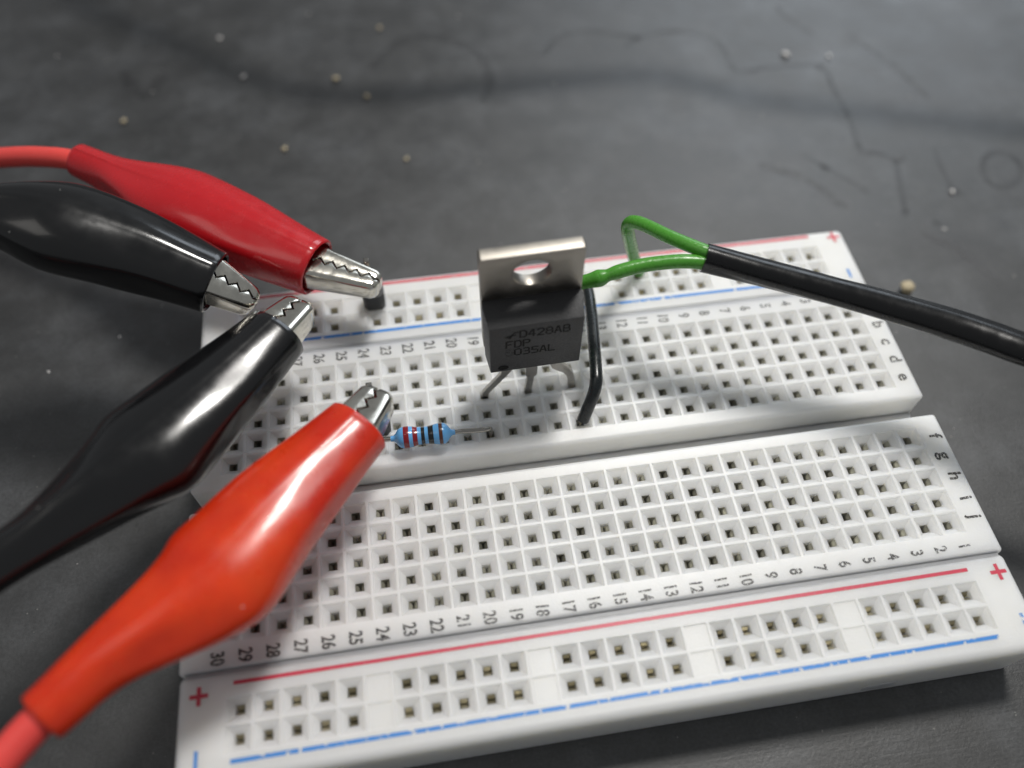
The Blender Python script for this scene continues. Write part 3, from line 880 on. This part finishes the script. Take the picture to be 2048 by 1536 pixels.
# ------------------------------------------------------------------ alligator clips
def clip(name, label, tip, mouth, axis, boot_mat, wire_mat, wire, roll=0.0, up=Vector((0, 0, 1)), scale=1.0, prof_n=None, prof_b=None, jaw_w=0.20, jaw_h=0.18, wire_r=0.125, taper=0.52):
    tip, mouth = Vector(tip), Vector(mouth)
    root = empty(name, tuple(Vector((mouth.x, mouth.y, 0.0))), label, 'alligator clip', 'alligator clips on the board')
    # --- boot
    path = catmull([mouth] + [Vector(p) for p in axis], 14)
    fr = frames(path, up)
    pn = prof_n or [(0, 0.335), (0.15, 0.385), (0.33, 0.455), (0.46, 0.500), (0.54, 0.505), (0.62, 0.455), (0.72, 0.345), (0.82, 0.262), (0.90, 0.225), (1.0, 0.205)]
    pb = prof_b or [(0, 0.265), (0.15, 0.295), (0.33, 0.345), (0.46, 0.365), (0.54, 0.365), (0.62, 0.335), (0.72, 0.285), (0.82, 0.235), (0.90, 0.212), (1.0, 0.200)]
    seg = 96
    seed = mouth.x * 7.3
    lens = [0.0]
    for a, b_ in zip(path, path[1:]): lens.append(lens[-1] + (b_ - a).length)
    tot = lens[-1]
    V, F = [], []
    rings = []
    def ring(i, off, push=0.0):
        p, t, n, b_ = fr[i]
        tt = lens[i] / tot
        e = 2.0 + 0.35 * max(0, 1 - abs(tt - 0.30) / 0.42)
        base = len(V)
        wn = (smooth_table(pn, tt) + off) * scale; wb = (smooth_table(pb, tt) + off) * scale
        cr, sr = math.cos(roll), math.sin(roll)
        for q in range(seg):
            a = 2 * math.pi * q / seg
            ca, sa = math.cos(a), math.sin(a)
            x = wn * math.copysign(abs(ca) ** (2 / e), ca); y = wb * math.copysign(abs(sa) ** (2 / e), sa)
            # folds where the vinyl collapses behind the clip, uneven wall, faint mould seam
            fold = math.exp(-((tt - 0.70) / 0.13) ** 2) * 0.020 * math.sin(5 * a + 0.7 + seed) + 0.007 * math.sin(3 * a + 9 * tt + seed) * math.sin(7 * tt + seed) * min(1, tt * 4)
            flat_ = -0.012 * math.exp(-((tt - 0.22) / 0.16) ** 2) * math.cos(6 * a + 0.4)
            seam = 0.010 * math.exp(-(math.sin(a / 2 - math.pi * 0.25) / 0.018) ** 2)
            k_ = 1 + (fold + flat_ + seam) / max(wn, 0.2) * (0 if off < -0.03 else 1)
            x *= k_; y *= k_
            x, y = x * cr - y * sr, x * sr + y * cr
            V.append(p + n * x + b_ * y + t * push)
        rings.append(base)
    k = len(path)
    end = k - 1
    # inner wall from depth to mouth, lip, outer wall, tail lip
    half = int(k * 0.45)
    for i in range(half, 0, -3): ring(i, -0.045)
    ring(0, -0.042)
    ring(0, -0.022, -0.014)
    ring(0, -0.006, -0.006)
    for i in range(0, k): ring(i, 0.0)
    ring(end, -0.008, 0.008); ring(end, -0.022, 0.012); ring(end, -0.07, 0.006); ring(end, -0.075, -0.12)
    for a, b_ in zip(rings, rings[1:]):
        for q in range(seg):
            q2 = (q + 1) % seg
            F.append((a + q, a + q2, b_ + q2, b_ + q))
    o = mesh_obj('boot', V, F, boot_mat); auto_smooth(o, 55); attach(o, root)
    # --- jaws: two toothed U channels facing each other
    s = (tip - mouth).normalized()
    b0 = (up - s * up.dot(s)).normalized(); n0 = s.cross(b0).normalized()
    cr, sr = math.cos(roll), math.sin(roll)
    n1, b1 = n0 * cr + b0 * sr, b0 * cr - n0 * sr
    Lj = (tip - mouth).length; back = 0.10
    pitch = 0.150
    steps = int((Lj + back) / (pitch / 2))
    for side in (1, -1):
        V, F = [], []
        st = []
        for i in range(steps + 1):
            sv = -back + (Lj + back - 0.06) * i / steps
            st.append((sv, (0.036 if i % 2 else -0.036) * (1 if sv < Lj - 0.10 else 0.55)))
        st.append((Lj - 0.02, 0.0)); st.append((Lj, 0.0))
        npt = None
        for (sv, zz) in st:
            u = (sv + back) / (Lj + back)
            w = jaw_w * (1.04 + (0.10 if taper > 0.4 else 0) - taper * u); h = jaw_h * (1.06 - 0.26 * u)
            if sv > Lj - 0.05:
                w *= 0.86 if sv < Lj - 0.001 else 0.62
                h *= 0.94 if sv < Lj - 0.001 else 0.80
            rr = 0.055
            e = zz + side * 0.015
            pts = [(e, h)]
            for q in range(5):
                a = math.pi / 2 * q / 4
                pts.append((side * (w - rr + rr * math.sin(a)), h - rr + rr * math.cos(a)))
            for q in range(5):
                a = math.pi / 2 * q / 4
                pts.append((side * (w - rr + rr * math.cos(a)), -h + rr - rr * math.sin(a)))
            pts.append((e, -h))
            npt = len(pts)
            for (x, y) in pts: V.append(mouth + s * sv + n1 * x + b1 * y)
        for i in range(len(st) - 1):
            for q in range(npt - 1):
                F.append((i * npt + q, i * npt + q + 1, (i + 1) * npt + q + 1, (i + 1) * npt + q))
        F.append(tuple(range((len(st) - 1) * npt, len(st) * npt)))
        o = mesh_obj('jaw', V, F, M_nickel)
        auto_smooth(o, 38); attach(o, root)
        md = o.modifiers.new('thickness', 'SOLIDIFY'); md.thickness = 0.026; md.offset = 0.0
        bv = o.modifiers.new('edge', 'BEVEL'); bv.width = 0.006; bv.segments = 2; bv.limit_method = 'ANGLE'; bv.angle_limit = math.radians(50)
    # --- lead wire
    tail = path[-1]; d = (path[-1] - path[-3]).normalized()
    tube('lead_wire', catmull([tail - d * 0.35, tail - d * 0.1] + [Vector(p) for p in wire], 10), wire_r, wire_mat, root, 20)
    return root

FAR_B = [(0, 0.325), (0.15, 0.335), (0.33, 0.355), (0.46, 0.370), (0.54, 0.365), (0.62, 0.335), (0.72, 0.285), (0.82, 0.235), (0.90, 0.212), (1.0, 0.200)]
NEAR_NB = [(0, 0.335), (0.14, 0.390), (0.30, 0.465), (0.42, 0.525), (0.465, 0.548), (0.505, 0.540), (0.55, 0.480), (0.63, 0.385), (0.73, 0.295), (0.83, 0.245), (1.0, 0.215)]
NEAR_N = [(0, 0.335), (0.15, 0.390), (0.33, 0.470), (0.46, 0.530), (0.51, 0.550), (0.55, 0.540), (0.60, 0.480), (0.68, 0.390), (0.78, 0.305), (0.88, 0.250), (1.0, 0.222)]
clip('alligator_clip', 'glossy translucent orange-red alligator clip in front, nearest the camera', (1.690, 1.850, 1.720), (1.474, 1.495, 1.800),
     [(0.713, 0.710, 1.850), (0.115, 0.035, 1.910), (-0.623, -0.463, 1.970), (-1.030, -0.830, 2.000)], M_boot_orange, M_wire_red,
     [(-1.19, -1.00, 1.99), (-1.50, -1.36, 1.93), (-2.2, -2.2, 1.6), (-3.4, -3.4, 0.7), (-5.5, -4.4, 0.14), (-9.0, -4.8, 0.14)],
     prof_n=NEAR_N, wire_r=0.14, jaw_w=0.218, jaw_h=0.165, taper=0.28)
clip('alligator_clip', 'glossy black alligator clip slanting to the lower left beside the orange-red clip', (0.960, 3.040, 1.780), (0.717, 2.684, 1.870),
     [(0.087, 1.946, 1.930), (-0.595, 1.219, 2.000), (-1.133, 0.747, 2.050), (-1.511, 0.458, 2.100), (-1.80, 0.235, 2.11)], M_boot_black, M_wire_black,
     [(-2.05, 0.04, 2.08), (-3.0, -0.7, 1.6), (-5.0, -1.8, 0.5), (-7.0, -2.2, 0.13), (-10.0, -2.4, 0.13)],
     prof_n=NEAR_NB, jaw_w=0.218, jaw_h=0.165, taper=0.28)
clip('alligator_clip', 'opaque red alligator clip farthest back, gripping a header pin in the far rail', (1.763, 3.470, 1.491), (1.089, 3.753, 1.594),
     [(0.260, 4.291, 1.721), (-0.685, 4.944, 1.789), (-1.303, 5.428, 1.787), (-1.645, 5.676, 1.787)], M_boot_red, M_wire_red,
     [(-2.0, 5.86, 1.72), (-2.826, 6.243, 1.478), (-4.5, 6.9, 0.9), (-6.5, 7.4, 0.2), (-8.0, 7.6, 0.13), (-11, 7.4, 0.13)], prof_b=FAR_B, jaw_w=0.205, jaw_h=0.140)
clip('alligator_clip', 'black alligator clip entering from the left edge, in front of the far red clip', (0.444, 3.187, 1.760), (0.110, 3.305, 2.034),
     [(-0.623, 3.606, 2.320), (-1.508, 3.864, 2.621), (-2.186, 3.961, 2.725), (-2.617, 3.935, 2.780)], M_boot_black, M_wire_black,
     [(-3.0, 3.9, 2.75), (-4.0, 3.8, 2.3), (-5.5, 3.6, 0.9), (-7.0, 3.4, 0.13), (-10, 3.2, 0.13)], prof_b=FAR_B, jaw_w=0.205, jaw_h=0.140)

# ------------------------------------------------------------------ crumbs and dust
def crumb(name, x, y, r, mt, label, cat='crumb', sq=0.7):
    bm = bmesh.new()
    bmesh.ops.create_icosphere(bm, subdivisions=2, radius=r)
    for v in bm.verts:
        v.co *= random.uniform(0.65, 1.3); v.co.z *= sq; v.co.x *= 1.35
    zmin = min(v.co.z for v in bm.verts)
    me = bpy.data.meshes.new(name); bm.to_mesh(me); bm.free()
    for p in me.polygons: p.use_smooth = True
    me.materials.append(mt)
    o = link(bpy.data.objects.new(name, me)); o.location = (x, y, -zmin)
    o.rotation_euler.z = random.uniform(0, 6)
    tag(o, label, cat, 'crumbs and grains lying on the work surface')
crumb('crumb', 8.80, 3.60, 0.085, M_crumb, 'beige crumb on the dark surface just behind the black cable', sq=0.9)
crumb('solder_bead', 8.9, 8.82, 0.05, M_crumb_w, 'brightest white bead near the upper right of the dark surface', 'bead')
crumb('solder_bead', 9.63, 8.68, 0.03, M_crumb_w, 'smaller white bead right of the brightest bead', 'bead')
crumb('crumb', 0.4, 7.64, 0.034, M_crumb, 'tan crumb on the surface above the far red clip')
crumb('crumb', 2.24, 7.15, 0.032, M_crumb, 'tan crumb on the surface behind the far header pin')
crumb('crumb', -0.26, 9.49, 0.034, M_crumb_w, 'pale grain inside the dark shadow band at upper left')
crumb('crumb', -0.69, 10.6, 0.03, M_crumb_w, 'pale grain near the top edge at upper left')
crumb('crumb', 2.06, 10.52, 0.034, M_crumb, 'tan crumb at the top edge left of centre')
crumb('crumb', 1.25, 9.22, 0.042, M_crumb, 'larger tan crumb in the cluster left of the curved stain')
crumb('crumb', 1.73, 8.71, 0.036, M_crumb, 'smaller tan crumb in the cluster left of the curved stain')
crumb('crumb', -2.1, 8.63, 0.034, M_crumb, 'tan crumb at far left above the red wire')
crumb('crumb', 10.3, 5.3, 0.03, M_crumb_w, 'pale grain beside the ring stain at right')
# fine dust: too many to count
V, F = [], []
for _ in range(260):
    x, y = random.uniform(-6, 14), random.uniform(-3, 13)
    if X0 - 0.1 < x < X1 + 0.1 and -1.45 < y < 4.25: continue
    if y > 4.5 and random.random() < 0.6: continue
    q = random.random() ** 4 * 0.020 + 0.004
    b = len(V); a = random.uniform(0, 6); ln = random.uniform(1, 2.2)
    for k in range(4):
        an = a + k * math.pi / 2
        rr = q * (ln if k % 2 == 0 else 1)
        V.append((x + rr * math.cos(an), y + rr * math.sin(an), 0.003))
    V.append((x, y, 0.003 + q * 0.9))
    F += [(b, b + 1, b + 4), (b + 1, b + 2, b + 4), (b + 2, b + 3, b + 4), (b + 3, b, b + 4)]
o = mesh_obj('dust', V, F, M_crumb_w)
o['kind'] = 'stuff'
tag(o, 'fine pale dust scattered over the dark surface', 'dust')
